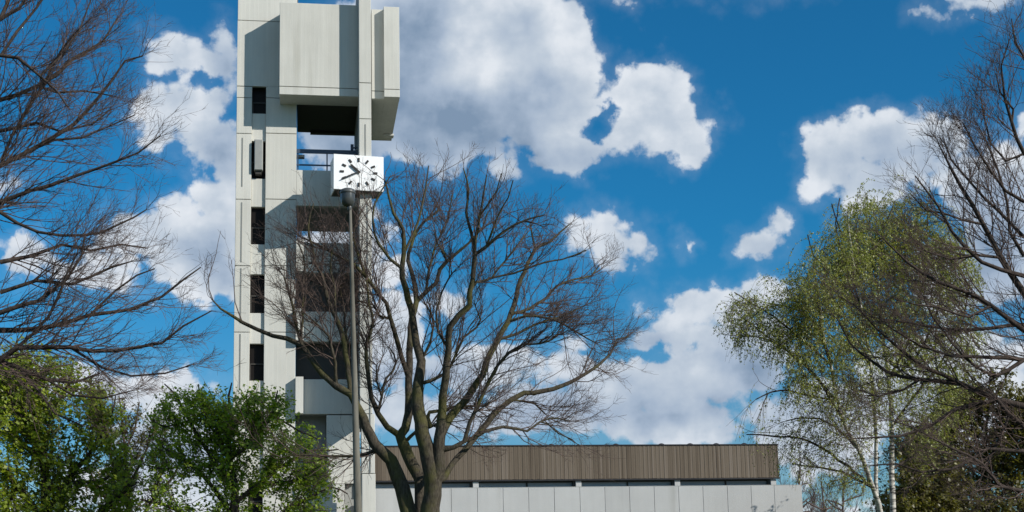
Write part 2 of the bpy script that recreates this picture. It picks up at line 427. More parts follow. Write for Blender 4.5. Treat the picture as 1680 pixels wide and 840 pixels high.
# recess between shaft and pier: flush spandrel, floors, openings
part('spandrel', 'conc', tower, XR+.004, XP0-.004, YF+.004, YF+.28, Z(337), Z(278.5))
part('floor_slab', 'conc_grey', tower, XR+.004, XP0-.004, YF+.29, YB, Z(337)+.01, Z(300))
for (a, b_) in ((398,447),(511,560),(622,679)):
    part('spandrel', 'conc', tower, XR+.004, XP0-.004, YF+.06, YF+.30, Z(b_, 540), Z(a, 540))
    part('spandrel_end_block', 'conc', tower, XR+.006, X(498.5), YF-.36, YF+.055, Z(b_+1, 490), Z(a-2, 490))
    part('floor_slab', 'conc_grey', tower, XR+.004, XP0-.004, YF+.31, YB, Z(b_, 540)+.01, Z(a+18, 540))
MB().box(XR-.01, xb1, YB-.3, YB-.002, 0, Z(445)).build('rear_wall', M['conc_grey'], tower)
# screens coloured dark to stand for the shade inside the lower open storeys
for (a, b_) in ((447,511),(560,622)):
    part('shade_screen', 'dark', tower, XR+.01, XP0-.01, YF+.75, YF+.85, Z(b_+25), Z(a-1))

# storey above the base: sunlit wall beside a deep recess
part('inner_wall', 'conc', tower, X(536), X(582), YF+.05, YF+.35, Z(794), Z(681)-.003)
part('recess_wall', 'conc_grey', tower, XR+.01, X(536)-.01, YF+1.0, YF+1.2, Z(800), Z(660))  # shade of the deep recess put into the grey tone
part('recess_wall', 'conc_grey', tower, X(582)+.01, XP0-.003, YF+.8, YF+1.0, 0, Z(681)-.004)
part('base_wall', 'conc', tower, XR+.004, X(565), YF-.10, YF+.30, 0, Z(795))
part('base_wall', 'conc_grey', tower, X(565)+.004, X(582), YF+.35, YF+.60, 0, Z(795))  # same base wall, its shaded end given as a greyer colour
# pier (right wall of the tower) in panels
prow = [-60, 136, 195, 303, 412, 520, 679]
YP = YF-2.0
xp0, xp1 = X(589.5, 300, YP), X(609.5, 300, YP)
for a, b_ in zip(prow[:-1], prow[1:]):
    part('pier_panel', 'conc', tower, xp0, xp1, YP, YP+.5, Z(b_, 600, YP)+GAP, Z(a, 600, YP)-GAP)
MB().box(xp0+.015, xp1-.015, YP+.505, YB, Z(679, 600, YP), Z(-60, 600, YP)-.05).build('pier_core', M['conc_grey'], tower)
part('pier_foot', 'conc', tower, X(593, 760, YP), X(615, 760, YP), YP, YP+.5, Z(777, 600, YP)+GAP, Z(679, 600, YP)-GAP)
part('pier_foot', 'conc', tower, X(594, 800, YP), X(616, 800, YP), YP-.004, YP+.62, 0, Z(777, 600, YP)-GAP)
part('side_wall', 'conc_grey', tower, xp1-.25, xp1, YF+1.2, YB, 0, Z(679, 600, YP)-.01)
part('pier_channel', 'strip', tower, X(599.5, 230, YP)-.02, X(599.5, 230, YP)+.02, YP-.018, YP-.002, Z(262, 600, YP), Z(204, 600, YP), bev=0)
for (px, a, b_) in ((604,330,500),(607,560,775)):
    part('pier_channel', 'strip', tower, X(px, 600, YP)-.02, X(px, 600, YP)+.02, YP-.03, YP-.012, Z(b_, px, YP), Z(a, px, YP), bev=0)

# belfry boxes
YX = YF-1.30
bx0, bx1 = X(458.5, 100, YX), X(590, 100, YX)
zt, zj, zb = Z(6, 520, YX), Z(143.5, 520, YX), Z(156.5, 520, YX)

part('belfry_panel', 'conc', tower, bx0, bx1-.01, YX, YX+.2, zj+GAP, zt)
part('belfry_panel', 'conc', tower, bx0, bx1-.01, YX, YX+.2, zb, zj-GAP)
MB().box(bx0+.012, bx1-.012, YX+.202, YF-.004, zb+.01, zt-.01).box(XR+.004, XP0-.01, YF-.004, YB, zb+.30, zt-.02).build('belfry_box', M['conc'], tower)
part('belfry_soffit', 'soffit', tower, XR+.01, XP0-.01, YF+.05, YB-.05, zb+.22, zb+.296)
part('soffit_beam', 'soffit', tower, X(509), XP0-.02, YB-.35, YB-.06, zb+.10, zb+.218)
# right box: recessed web and end fin
YR = YF-1.35; YQ = YR-.34
rx0 = X(609.5, 100, YR)
part('belfry_panel', 'conc', tower, rx0, X(631, 100, YR), YR, YR+.2, Z(149.5, 620, YR)+GAP, Z(15.5, 620, YR))
part('belfry_panel', 'conc', tower, rx0, X(631, 100, YR), YR, YR+.2, Z(162, 620, YR), Z(149.5, 620, YR)-GAP)
part('belfry_fin', 'conc', tower, X(630, 100, YQ), X(655.5, 100, YQ), YQ, YQ+.6, Z(146.5, 640, YQ)+GAP, Z(11, 640, YQ))
part('belfry_fin', 'conc', tower, X(630, 100, YQ), X(655.5, 100, YQ), YQ, YQ+.6, Z(159, 640, YQ), Z(146.5, 640, YQ)-GAP)
MB().box(rx0+.004, X(631, 100, YR)-.004, YR+.202, YB, Z(162, 620, YR)+.01, Z(15.5, 620, YR)-.01) \
    .box(X(631, 100, YR), X(655, 100, YR)-.012, YQ+.602, YB, Z(162, 620, YR)+.01, Z(12.5, 620, YR)-.01).build('belfry_box', M['conc'], tower)
part('soffit_block', 'conc', tower, X(629, 220, YB-1.1), X(646, 220, YB-1.1), YB-1.1, YB-.7, Z(222.5, 640, YB-1.1), Z(162, 620, YR)+.006)
# railing of the bell chamber
rail = MB().box(XR+.005, XP0-.01, YF+.10, YF+.16, Z(251, 540), Z(244.5, 540)).build('railing', M['steel'], tower)
MB().box(XR+.005, XP0-.01, YF+.115, YF+.145, Z(271.5, 540), Z(269, 540)).build('lower_rail', M['steel'], rail)
for px in (488, 536.5, 584):
    MB().box(X(px)-.03, X(px)+.03, YF+.165, YF+.21, Z(278.4, 540)+.003, Z(244.5, 540)).build('rail_post', M['steel'], rail)
part('chamber_ledge', 'conc', tower, XR+.004, X(499), YF+.6, YF+.9, Z(251, 490), Z(247, 490), bev=0)
fl = MB().box(X(576), X(581), YF+.3, YF+.55, Z(243, 580), Z(233, 580), bev=.02).build('camera_unit', M['steel'], tower)  # small camera housing in the bell chamber opening
MB().box(X(581)+.002, XP0-.003, YF+.38, YF+.44, Z(239, 580), Z(237, 580)).build('bracket', M['steel'], fl)

# ------------------------------------------------------------------ clock
YC = YP-.40
ccen = at(588.5, 283.5, YC)
clock = thing('tower_clock', (ccen.x, YC, ccen.z), 'white box clock with black bar hour marks and hands mounted on the tower pier', 'clock', rz=R(7))
hw, hh = 41.2/37.2*1.0*1.0, 29.6/37.2
def cpart(name, m, x0, x1, y0, y1, z0, z1, par=clock, bev=.01, rot=None, cen=(0,0)):
    mb = MB().box(x0, x1, y0, y1, z0, z1, bev=bev)
    if rot is not None:
        c, s_ = math.cos(rot), math.sin(rot)
        mb.v = [(cen[0]+x*c+z*s_, y, cen[1]-x*s_+z*c) for (x, y, z) in mb.v]
    return mb.build(name, M[m], par, local=True)
case = cpart('clock_case', 'white', -hw+.04, hw-.02, .06, 1.15, -hh+.02, hh-.03)
cpart('case_rim', 'galv', -hw+.035, hw-.015, 1.152, 1.20, -hh+.01, hh-.02, case)
cpart('clock_face', 'white', -hw, hw, 0, .055, -hh, hh)
cpart('underside_panel', 'dark', -hw+.08, hw-.06, .08, 1.1, -hh-.02, -hh+.017)
for k in range(12):
    a = 2*math.pi*k/12
    rx, rz = 27.5/37.2, 21.0/37.2
    cen = (math.sin(a)*rx, math.cos(a)*rz+.02)
    ra = math.atan2(math.sin(a)*rx, math.cos(a)*rz)
    cpart('hour_mark', 'black', -.043, .043, -.035, -.015, -.088, .088, rot=ra, cen=cen, bev=0)
def hand(name, L, tail, w, ang, y):
    v = [(-w*.5, -tail), (w*.5, -tail), (w*.85, L*.35), (w*.7, L*.9), (0, L), (-w*.7, L*.9), (-w*.85, L*.35)]
    c, s_ = math.cos(ang), math.sin(ang); mb = MB()
    for yy in (y, y+.02):
        for (x, z) in v: mb.v.append((x*c+z*s_, yy, -x*s_+z*c+.03))
    k = len(v); mb.f.append(tuple(range(k))); mb.f.append(tuple(reversed(range(k, 2*k))))
    for i in range(k): j = (i+1) % k; mb.f.append((i, i+k, j+k, j))
    mb.a = [.5]*len(mb.f)
    mb.build(name, M['black'], clock, local=True)
hand('hour_hand', .50, .08, .06, R(-50), -.075)
hand('minute_hand', .90, .10, .036, R(-116), -.10)
mb = MB(); mb.tube([(0, -.11, .03), (0, 0, .03)], .035, 10); mb.build('hand_hub', M['black'], clock, local=True)

# ------------------------------------------------------------------ hall
YW = 61.2; YFa = 61.55; YG = 61.95
def HX(px, py=800, Y=YW): return at(px, py, Y).x
hx0 = X(617, 800, YP)+.02
ztop = at(950, 799.5, YW).z
hall = thing('flat_roofed_hall', (HX(960), 68, 0), 'long low hall with brown vertical board fascia above a pale panel wall', 'hall')
js = [620, 697] + [740, 783, 825, 867, 909, 951, 992, 1032.5, 1073, 1113, 1153, 1193, 1232, 1270, 1315.5]
xs = [hx0] + [HX(j) for j in js[1:]]
for a, b_ in zip(xs[:-1], xs[1:]):
    part('wall_panel', 'conc_hall', hall, a+.007, b_-.007, YW+RNG.uniform(0, .006), YW+.14, 0, ztop, bev=.008)
MB().box(hx0, xs[-1]-.02, YW+.15, YW+.3, 0, ztop-.03).box(xs[-1]-.32, xs[-1]-.02, YW+.305, YW+15, 0, ztop-.03).build('wall_backing', M['strip'], hall)
MB().box(hx0, xs[-1]+.01, YW+.012, YW+.36, ztop+.003, ztop+.035).build('wall_coping', M['galv'], hall)
# fascia
fz1 = at(950, 731.5, YFa).z; fz0 = at(950, 786.5, YFa).z
fx0 = hx0; fx1 = at(1277.5, 760, YFa).x
fm = MB(); x = fx0; i = 0
while x < fx1-.05:
    w = .098 + RNG.uniform(-.006, .006)
    if i % 9 == 8: w = .075
    v = float(np.clip(RNG.normal(.5, .17) + .12*math.sin(x*1.7), 0, 1))
    dy = 0.0 if i % 2 else .010
    fm.box(x+.0025, min(x+w, fx1)-.0025, YFa+dy+RNG.uniform(0, .006), YFa+.08, fz0+.02+RNG.uniform(-.006,.006), fz1, var=v)
    x += w; i += 1
y = YFa+.1
while y < YFa+14:                                               # return along the gable
    v = float(np.clip(RNG.normal(.45, .17), 0, 1))
    fm.box(fx1-.06, fx1, y+.004, y+.096, fz0+.02, fz1, var=v); y += .1
fm.build('fascia_boards', M['board'], hall, kind='stuff')
MB().box(fx0, fx1-.062, YFa+.085, YFa+14, fz0+.03, fz1-.005).build('roof_box', M['joint'], hall)
rc = MB().box(fx0, fx1+.03, YFa-.03, YFa+14.1, fz1+.003, fz1+.05)
rc.build('roof_cap', M['roof'], hall)
MB().box(fx0, fx1+.01, YFa-.01, YFa+.07, fz0-.045, fz0+.008).build('fascia_drip_edge', M['roof'], hall)
for px in (770, 905, 1011, 1086, 1133, 1176, 1222):
    xx = at(px, 731, YFa+.3).x
    MB().lathe((xx, YFa+.4, fz1+.05), [(.16,0),(.14,.05),(.05,.09),(0.001,.095)], 10).build('roof_outlet', M['roof'], hall, smooth=True)
MB().box(fx0, fx1-.2, YG, YG+.05, ztop-.1, fz0-.05+.06).build('clerestory_glazing', M['clere'], hall)
for px in (780, 948.5, 1110.5, 1268):
    xx = at(px, 793, YG-.2).x
    part('roof_post', 'conc_hall', hall, xx-.13, xx+.13, YG-.30, YG-.04, ztop+.04, fz0-.05)
    MB().box(xx-.24, xx-.14, YG-.2, YG-.03, ztop+.04, fz0-.05).build('clerestory_mullion', M['joint'], hall)
for px in (697, 864, 1029, 1190):
    xx = at(px, 793, YG).x
    MB().box(xx-.035, xx+.035, YG-.05, YG-.002, ztop+.02, fz0-.05).build('clerestory_mullion', M['joint'], hall)
MB().box(fx0, fx1-.2, YG-.06, YG-.052, fz0-.11, fz0-.05).build('clerestory_head', M['joint'], hall)

# ------------------------------------------------------------------ street lamp
YL = 30.0
pb = at(592, 900, YL); base = Vector((pb.x+.02, YL, 0)); top = at(574.5, 338, YL)
lamp = thing('street_lamp', base, 'tall weathered street lamp with dark round head, leaning slightly left before the tower', 'street lamp')
prof = []
for t in (0, .12, .121, .3, .6, .85, 1.0):
    prof.append((base.lerp(top, t), (.135 if t <= .12 else .105-.075*(t-.12)/.88)))
mb = MB().tube([p for p, r in prof], [r for p, r in prof], 14)
mb.build('pole', M['pole'], lamp, smooth=True)
hc = at(570.5, 322, YL)
MB().lathe((hc.x, YL, hc.z), [(.001,.175),(.10,.168),(.155,.14),(.172,.10),(.174,.06),(.160,.05)], 18).build('lamp_cap', M['lamp'], lamp, smooth=True)
MB().lathe((hc.x, YL, hc.z), [(.158,.048),(.158,-.04),(.150,-.12),(.125,-.19),(.08,-.225),(.04,-.235)], 18).build('lamp_bowl', M['lampglass'], lamp, smooth=True)
MB().lathe((hc.x+.04, YL, hc.z), [(.045,-.225),(.05,-.25),(.042,-.31),(.03,-.33)], 10).build('lamp_collar', M['lamp'], lamp, smooth=True)
MB().box(base.x-.06, base.x+.06, YL-.15, YL-.11, .5, .95).build('service_door', M['lamp'], lamp)

# ------------------------------------------------------------------ trees: vectorised branches
def tubes_np(P, Rr, ns):
    """P (N,K,3), Rr (N,K) -> verts, faces"""
    N, K, _ = P.shape
    T = np.empty_like(P); T[:,1:-1] = P[:,2:]-P[:,:-2]; T[:,0] = P[:,1]-P[:,0]; T[:,-1] = P[:,-1]-P[:,-2]
    T /= np.linalg.norm(T, axis=2, keepdims=True)+1e-9
    ref = np.where(np.abs(T[:,:1,1:2]) < .8, np.array([[[0,1.,0]]]), np.array([[[1.,0,0]]]))
    U = np.cross(T, ref); U /= np.linalg.norm(U, axis=2, keepdims=True)+1e-9
    V = np.cross(T, U)
    a = np.arange(ns)*2*np.pi/ns
    ring = U[:,:,None,:]*np.cos(a)[None,None,:,None] + V[:,:,None,:]*np.sin(a)[None,None,:,None]
    vv = (P[:,:,None,:] + ring*Rr[:,:,None,None]).reshape(-1, 3)
    i = np.arange(N)[:,None,None]*K*ns; j = np.arange(K-1)[None,:,None]*ns; k = np.arange(ns)[None,None,:]
    A = i+j+k; Bq = i+j+(k+1) % ns
    f = np.stack([A, Bq, Bq+ns, A+ns], -1).reshape(-1, 4)
    return vv, f
def mesh_np(name, sets, material, parent, kind=None, smooth=True, var=None):
    vs, fs, off = [], [], 0
    for v, f in sets: vs.append(v); fs.append(f+off); off += len(v)
    V = np.concatenate(vs); Fq = np.concatenate(fs)
    V = V - np.array(parent.location)
    me = bpy.data.meshes.new(name)
    me.vertices.add(len(V)); me.vertices.foreach_set('co', V.astype(np.float32).ravel())
    nf = len(Fq); me.loops.add(nf*4); me.loops.foreach_set('vertex_index', Fq.astype(np.int32).ravel())
    me.polygons.add(nf); me.polygons.foreach_set('loop_start', np.arange(0, nf*4, 4, dtype=np.int32))
    me.polygons.foreach_set('loop_total', np.full(nf, 4, np.int32))
    if smooth: me.polygons.foreach_set('use_smooth', np.ones(nf, bool))
    if var is not None:
        a = me.attributes.new('var', 'FLOAT', 'FACE'); a.data.foreach_set('value', var.astype(np.float32))
    me.update(calc_edges=True)
    me.materials.append(material)
    o = bpy.data.objects.new(name, me); COL.objects.link(o); o.parent = parent
    if kind: o['kind'] = kind
    return o
def spline(pts, step):
    """Catmull-Rom through (x,y,z,r)"""
    pts = np.asarray(pts, float); P = np.vstack([2*pts[0]-pts[1], pts, 2*pts[-1]-pts[-2]]); out = []
    for i in range(1, len(P)-2):
        n = max(1, int(np.linalg.norm(P[i+1,:3]-P[i,:3])/step)); t = np.linspace(0, 1, n, endpoint=False)[:,None]
        a, b, c, d = P[i-1], P[i], P[i+1], P[i+2]
        out.append(.5*((2*b)+(-a+c)*t+(2*a-5*b+4*c-d)*t**2+(-a+3*b-3*c+d)*t**3))
    out.append(P[-2][None]); return np.concatenate(out)
def trace(limbs, Y0, depth=.45, seed=3, step=.25, jit=.012):
    """limbs: polylines of (px, py, width px). Each joins the limbs before it at its nearest point."""
    rg = np.random.default_rng(seed); chains = []; known = []   # (px,py,Y)
    for li, L in enumerate(limbs):
        L = np.array([(p[0], p[1], p[2]) for p in L], float)
        if known:
            K = np.array(known); d = np.hypot(K[:,0]-L[0,0], K[:,1]-L[0,1]); j = d.argmin(); y = K[j,2]
            if d[j] < 30: L = np.vstack([[K[j,0], K[j,1], L[0,2]], L[1:]])
        else: y = Y0
        sl = rg.uniform(-depth, depth) if li else 0.0
        bend = rg.uniform(-.4, .4)*depth
        ys = [y]; acc = 0
        for a, b in zip(L[:-1], L[1:]):
            s_ = np.hypot(*(b[:2]-a[:2]))*Y0/F; acc += s_; ys.append(ys[-1]+(sl+bend*math.sin(acc*1.1))*s_)
        ys = np.array(ys)
        P3 = atn(L[:,:2], ys); P3[:,2] = np.maximum(P3[:,2], -.2)
        r = L[:,2]*.5*ys/F
        C = spline(np.column_stack([P3, r]), step)
        w = rg.normal(0, jit, (len(C), 3)); w[0] = 0
        C[:,:3] += w*np.minimum(1, C[:,3:4]*30+.4)
        C[:,3] = np.maximum(C[:,3], .004)
        pj = proj(C[:,:3])
        for q, yy in zip(pj, C[:,1]): known.append((q[0], q[1], yy))
        chains.append(C)
    return chains
def limb_sets(chains, thick=10):
    sets = []
    for C in chains:
        n = thick if C[:,3].max() > .06 else (7 if C[:,3].max() > .025 else 5)
        sets.append(tubes_np(C[None,:,:3], C[None,:,3], n))
    return sets
def unit(v): return v/(np.linalg.norm(v, axis=-1, keepdims=True)+1e-9)
def seeds(chains, per_m, rmax=.05, rmin=0, rg=RNG, tip=True):
    """start points along traced limbs -> positions, tangents, radii, fraction"""
    ps, ts, rs = [], [], []
    for C in chains:
        seg = np.linalg.norm(np.diff(C[:,:3], axis=0), axis=1)
        for i in range(len(seg)):
            if rmin <= C[i,3] <= rmax:
                for _ in range(rg.poisson(per_m*seg[i])):
                    t = rg.random(); ps.append(C[i,:3]*(1-t)+C[i+1,:3]*t); ts.append(C[i+1,:3]-C[i,:3]); rs.append(C[i,3])
        if tip and C[-1,3] < .03:
            for _ in range(4): ps.append(C[-1,:3]); ts.append(C[-1,:3]-C[-3,:3]); rs.append(C[-1,3])
    return np.array(ps), unit(np.array(ts)), np.array(rs)
def grow(P, T, L, r0, K=5, ang=(30, 65), wig=.18, trop=(0,0,.12), rg=RNG, r1=.35, centre=None, rad=0.0):
    """children from points P with parent tangent T; returns (N,K,3),(N,K)"""
    N = len(P); a = np.radians(rg.uniform(ang[0], ang[1], N))[:,None]
    rv = unit(np.cross(T, rg.normal(size=(N,3))))
    d = unit(T*np.cos(a)+rv*np.sin(a))
    if centre is not None: d = unit(d + unit(P-centre)*rad)
    out = np.empty((N, K, 3)); out[:,0] = P; step = (L/(K-1))[:,None]
    tr = np.array(trop)
    for k in range(1, K):
        d = unit(d + rg.normal(0, wig, (N,3)) + tr)
        out[:,k] = out[:,k-1]+d*step
    rr = r0[:,None]*np.linspace(1, r1, K)[None,:]
    return out, rr
def child_seeds(P, Rr, m, lo=.15, rg=RNG):
    N, K, _ = P.shape; idx = np.repeat(np.arange(N), m)
    t = rg.uniform(lo, 1, len(idx))*(K-1); i = np.minimum(t.astype(int), K-2); fr = (t-i)[:,None]
    p = P[idx,i]*(1-fr)+P[idx,i+1]*fr; T = unit(P[idx,i+1]-P[idx,i])
    return p, T, Rr[idx,i], idx, t/(K-1)
def inside(P, ell):
    q = proj(P); ok = np.zeros(len(P), bool); f = RNG.uniform(.70, 1.12, len(P))**2     # ragged outline
    for (cx, cy, rx, ry) in ell: ok |= ((q[:,0]-cx)/rx)**2+((q[:,1]-cy)/ry)**2 < f
    return ok
def bare_tree(name, label, cat, limbs, Y0, root_px, bark_m, twig_m, ell=None, seed=3, per_m=4, L1=(.7,1.5), L2=(.3,.7), L3=(.12,.34),
              m2=6, m3=5, depth=.45, centre_px=None, trop=(0,0,.10), rlim=.05, scale_r=1.0, rad=.25, wig=.17, group=None, tipr=.0035, thick=10, m4=0, rmin=0):
    rg = np.random.default_rng(seed)
    rt = at(root_px[0], root_px[1], Y0); root = thing(name, (rt.x, Y0, 0), label, cat, group)
    ch = trace(limbs, Y0, depth, seed)
    ch[0] = np.vstack([[[ch[0][0,0], ch[0][0,1], -.1, ch[0][0,3]*1.25]], ch[0]]) if ch[0][0,2] > .3 else ch[0]
    ntr = 1
    mesh_np('trunk', limb_sets(ch[:ntr], thick), bark_m, root)
    mesh_np('limbs', limb_sets(ch[ntr:], thick), bark_m, root)
    cen = np.array(at(centre_px[0], centre_px[1], Y0)) if centre_px else None
    p, t, r = seeds(ch, per_m, rlim, rmin, rg)
    A, Ar = grow(p, t, rg.uniform(*L1, len(p))*np.clip(r/.02, .6, 1.25), np.clip(r*.5, .006, .016)*scale_r, 7, (25, 60), wig, trop, rg, .35, cen, rad)
    if ell is not None: k = inside(A[:,-1], ell); A, Ar = A[k], Ar[k]
    p, t, r, _, _ = child_seeds(A, Ar, m2, .1, rg)
    Bc, Br = grow(p, t, rg.uniform(*L2, len(p)), np.clip(r*.62, tipr*1.1, .01), 5, (25, 60), wig, trop, rg, .5, cen, rad*.8)
    if ell is not None: k = inside(Bc[:,-1], ell); Bc, Br = Bc[k], Br[k]
    p, t, r, _, _ = child_seeds(Bc, Br, m3, .15, rg)
    Cc, Cr = grow(p, t, rg.uniform(*L3, len(p)), np.full(len(p), tipr), 4, (25, 55), wig*1.1, trop, rg, .6, cen, rad*.6)
    mesh_np('branches', [tubes_np(A, Ar, 4)], twig_m, root, 'stuff')
    mesh_np('twigs', [tubes_np(Bc, Br, 3), tubes_np(Cc[:,[0,1,3]], Cr[:,[0,1,3]], 3)], twig_m, root, 'stuff', smooth=False)
    print(name, 'A', len(A), 'B', len(Bc), 'C', len(Cc))
    return root, ch, A, Bc, Cc

# ---- the big bare tree in the middle
MAIN = [
 [(700,1050,60),(702,960,52),(704,880,40),(707,830,31),(710,793,29),(704,754,27),(693,711,24),(684,660,20),(686,630,18),(692,591,15),(684,566,13),(680,540,12),(674,506,11),(669,490,11),(659,440,9),(663,417,8),(661,378,6.5),(646,351,5),(639,325,4),(632,296,3)],
 [(700,980,36),(684,900,30),(668,830,26),(660,800,25),(652,780,24),(641,754,21),(616,729,18),(596,686,15),(586,668,13),(576,649,12.5),(553,634,12),(530,614,11),(518,600,10),(504,577,9),(496,566,9),(470,556,8),(447,551,7),(421,541,6.5),(398,529,6),(384,520,5),(362,506,3.5),(346,490,2)],
 [(697,960,30),(692,880,24),(690,830,20),(689,789,20),(676,763,20),(661,729,19),(657,715,17),(665,703,15),(671,664,14),(671,621,12),(672,566,11),(676,523,10),(682,495,9),(679,458,8),(670,429,6.5),(674,402,5.5),(690,370,4.5),(720,345,3)],
 [(656,718,11),(637,701,10),(620,679,9),(609,651,8),(603,609,7),(601,566,6),(611,531,5),(606,500,4),(600,460,3)],
 [(678,617,9),(659,587,8),(652,561,8),(641,523,7),(635,497,6.5),(621,483,6),(599,454,6),(581,434,5),(553,420,4),(524,403,3),(500,390,2)],
 [(567,640,9),(564,566,8),(553,523,8),(538,494,7),(527,449,6),(516,431,5),(513,403,4),(506,370,3),(515,335,2)],
 [(498,565,6),(484,523,5),(483,506,4.5),(473,477,4),(465,455,3)],
 [(499,567,5),(497,520,4.5),(497,474,4),(500,435,3),(492,400,2)],
 [(556,630,6),(547,580,5.5),(539,551,4.5),(519,531,3.5),(500,515,2)],
 [(553,530,4),(549,500,4),(549,474,3.2),(543,445,2.5),(545,410,2)],
 [(572,643,6),(570,600,5),(567,551,4.5),(564,517,4),(559,480,3),(562,440,2)],
 [(695,645,7),(708,626,6.5),(729,613,5.5),(742,600,5),(751,574,4.5),(761,553,4),(783,538,3.5),(789,525,3),(780,500,2)],
 [(716,800,22),(722,771,21),(719,737,20),(723,703,18),(725,669,14),(731,617,13),(736,574,11),(738,536,10.5),(753,519,10),(770,501,9.5),(771,480,9),(777,440,8.5),(779,417,8),(773,384,5.5),(765,348,4.5),(768,310,3.5),(760,276,2)],
 [(779,417,6),(798,405,6),(819,387,5),(846,369,4),(870,360,3),(893,353,2)],
 [(779,417,5),(780,393,5),(786,354,4),(795,310,3),(798,286,2)],
 [(798,405,4),(807,384,4),(813,360,3.2),(834,324,2.4),(842,296,2)],
 [(725,712,14),(731,699,14),(749,673,13),(770,647,12),(791,613,11),(804,583,10),(817,557,9.5),(834,527,9),(843,501,8.5),(855,458,7.5),(866,432,6.5),(878,408,5.5),(902,396,4.2),(917,381,3.2),(935,369,2)],
 [(878,408,4),(872,384,3.2),(869,366,2.2)],
 [(843,514,6),(869,506,5.2),(894,489,4.5),(914,470,4),(944,458,3.4),(971,452,3),(983,434,2)],
 [(770,480,5),(780,464,4.4),(807,455,4),(828,429,3.4),(852,399,3),(866,380,2)],
 [(807,455,3.6),(858,443,3.4),(887,432,3),(923,426,2.7),(962,411,2)],
 [(682,495,8),(700,478,7.4),(715,464,7),(722,443,6.6),(733,429,6),(750,414,5),(768,399,4),(792,372,3),(800,350,2)],
 [(733,429,4.4),(730,417,4),(718,402,3),(712,380,2)],
 [(722,800,11),(728,785,10),(740,763,9.5),(770,729,9.5),(791,703,9.3),(817,673,9),(839,656,9),(860,645,8.4),(890,643,8),(924,632,7),(950,619,6),(980,600,5),(1001,581,4),(1012,557,3),(1030,552,2)],
 [(727,742,9),(731,737,8.5),(761,724,7.5),(770,694,6.6),(787,660,6.2),(800,630,6),(817,600,5.4),(834,579,5),(856,566,4),(886,563,3.2),(916,549,2)],
 [(765,722,7),(796,709,6.2),(826,701,5.4),(851,703,4.6),(866,707,4.2),(886,692,3.5),(903,686,3),(933,690,2)],
 [(892,690,3),(899,695,3),(916,711,2.4),(940,722,2)],
 [(846,655,4),(877,662,3.4),(896,680,2.4)],
 [(671,735,7),(684,707,5.5),(706,701,4.5),(725,690,3)],
 [(697,700,9),(701,686,8),(704,675,6.4),(728,672,5.4),(761,666,4.6),(796,666,3.6),(815,655,2)],
 [(645,757,7),(630,742,6),(616,740,5.6),(599,744,5.4),(581,749,5),(541,749,4.6),(507,747,4),(479,746,3.2),(456,754,2)],
 [(834,530,5),(860,519,4.4),(903,523,3.8),(946,544,3),(975,562,2)],
 [(659,440,6),(640,425,5),(622,400,4.4),(612,370,3.6),(615,335,3),(640,290,2)],
 [(663,417,5),(680,380,4.4),(690,345,3.6),(697,310,3),(703,272,2)],
 [(620,679,5),(626,650,4.6),(635,621,4),(650,596,3.4),(640,570,2)],
 [(626,650,4),(618,625,3.2),(616,600,2.2)],
 [(817,557,5.4),(850,548,4.6),(880,530,4),(920,520,3),(960,500,2)],
 [(736,574,5),(720,545,4.4),(716,510,4),(725,480,3.2),(742,450,2.4)],
 [(700,478,5),(705,440,4.4),(716,400,3.4),(735,360,2.6),(742,320,2)],
 [(786,354,3.4),(800,335,3),(815,312,2.4),(822,285,2)],
 [(692,591,5),(706,560,4.2),(712,530,3.4),(700,500,2.4)],
 [(641,523,5),(625,520,4),(612,500,3.2),(590,495,2.4),(570,500,2)],
 [(599,454,4.4),(585,410,4),(580,380,3),(592,345,2)],
]
bare_tree('leafless_tree', 'large many-stemmed leafless tree with mossy trunks in front of the tower and hall', 'tree', MAIN, 36.0, (700, 1050),
    M['bark'], M['twig'], ell=[(690,570,400,300),(690,480,330,235),(560,560,240,200),(900,600,165,145)], seed=5, per_m=6.0, L1=(.7,1.9), L2=(.3,.9), L3=(.12,.36), m2=8, m3=6,
    centre_px=(710, 640), rlim=.055, rad=.35, trop=(0,0,.07), depth=.5, tipr=.0036)

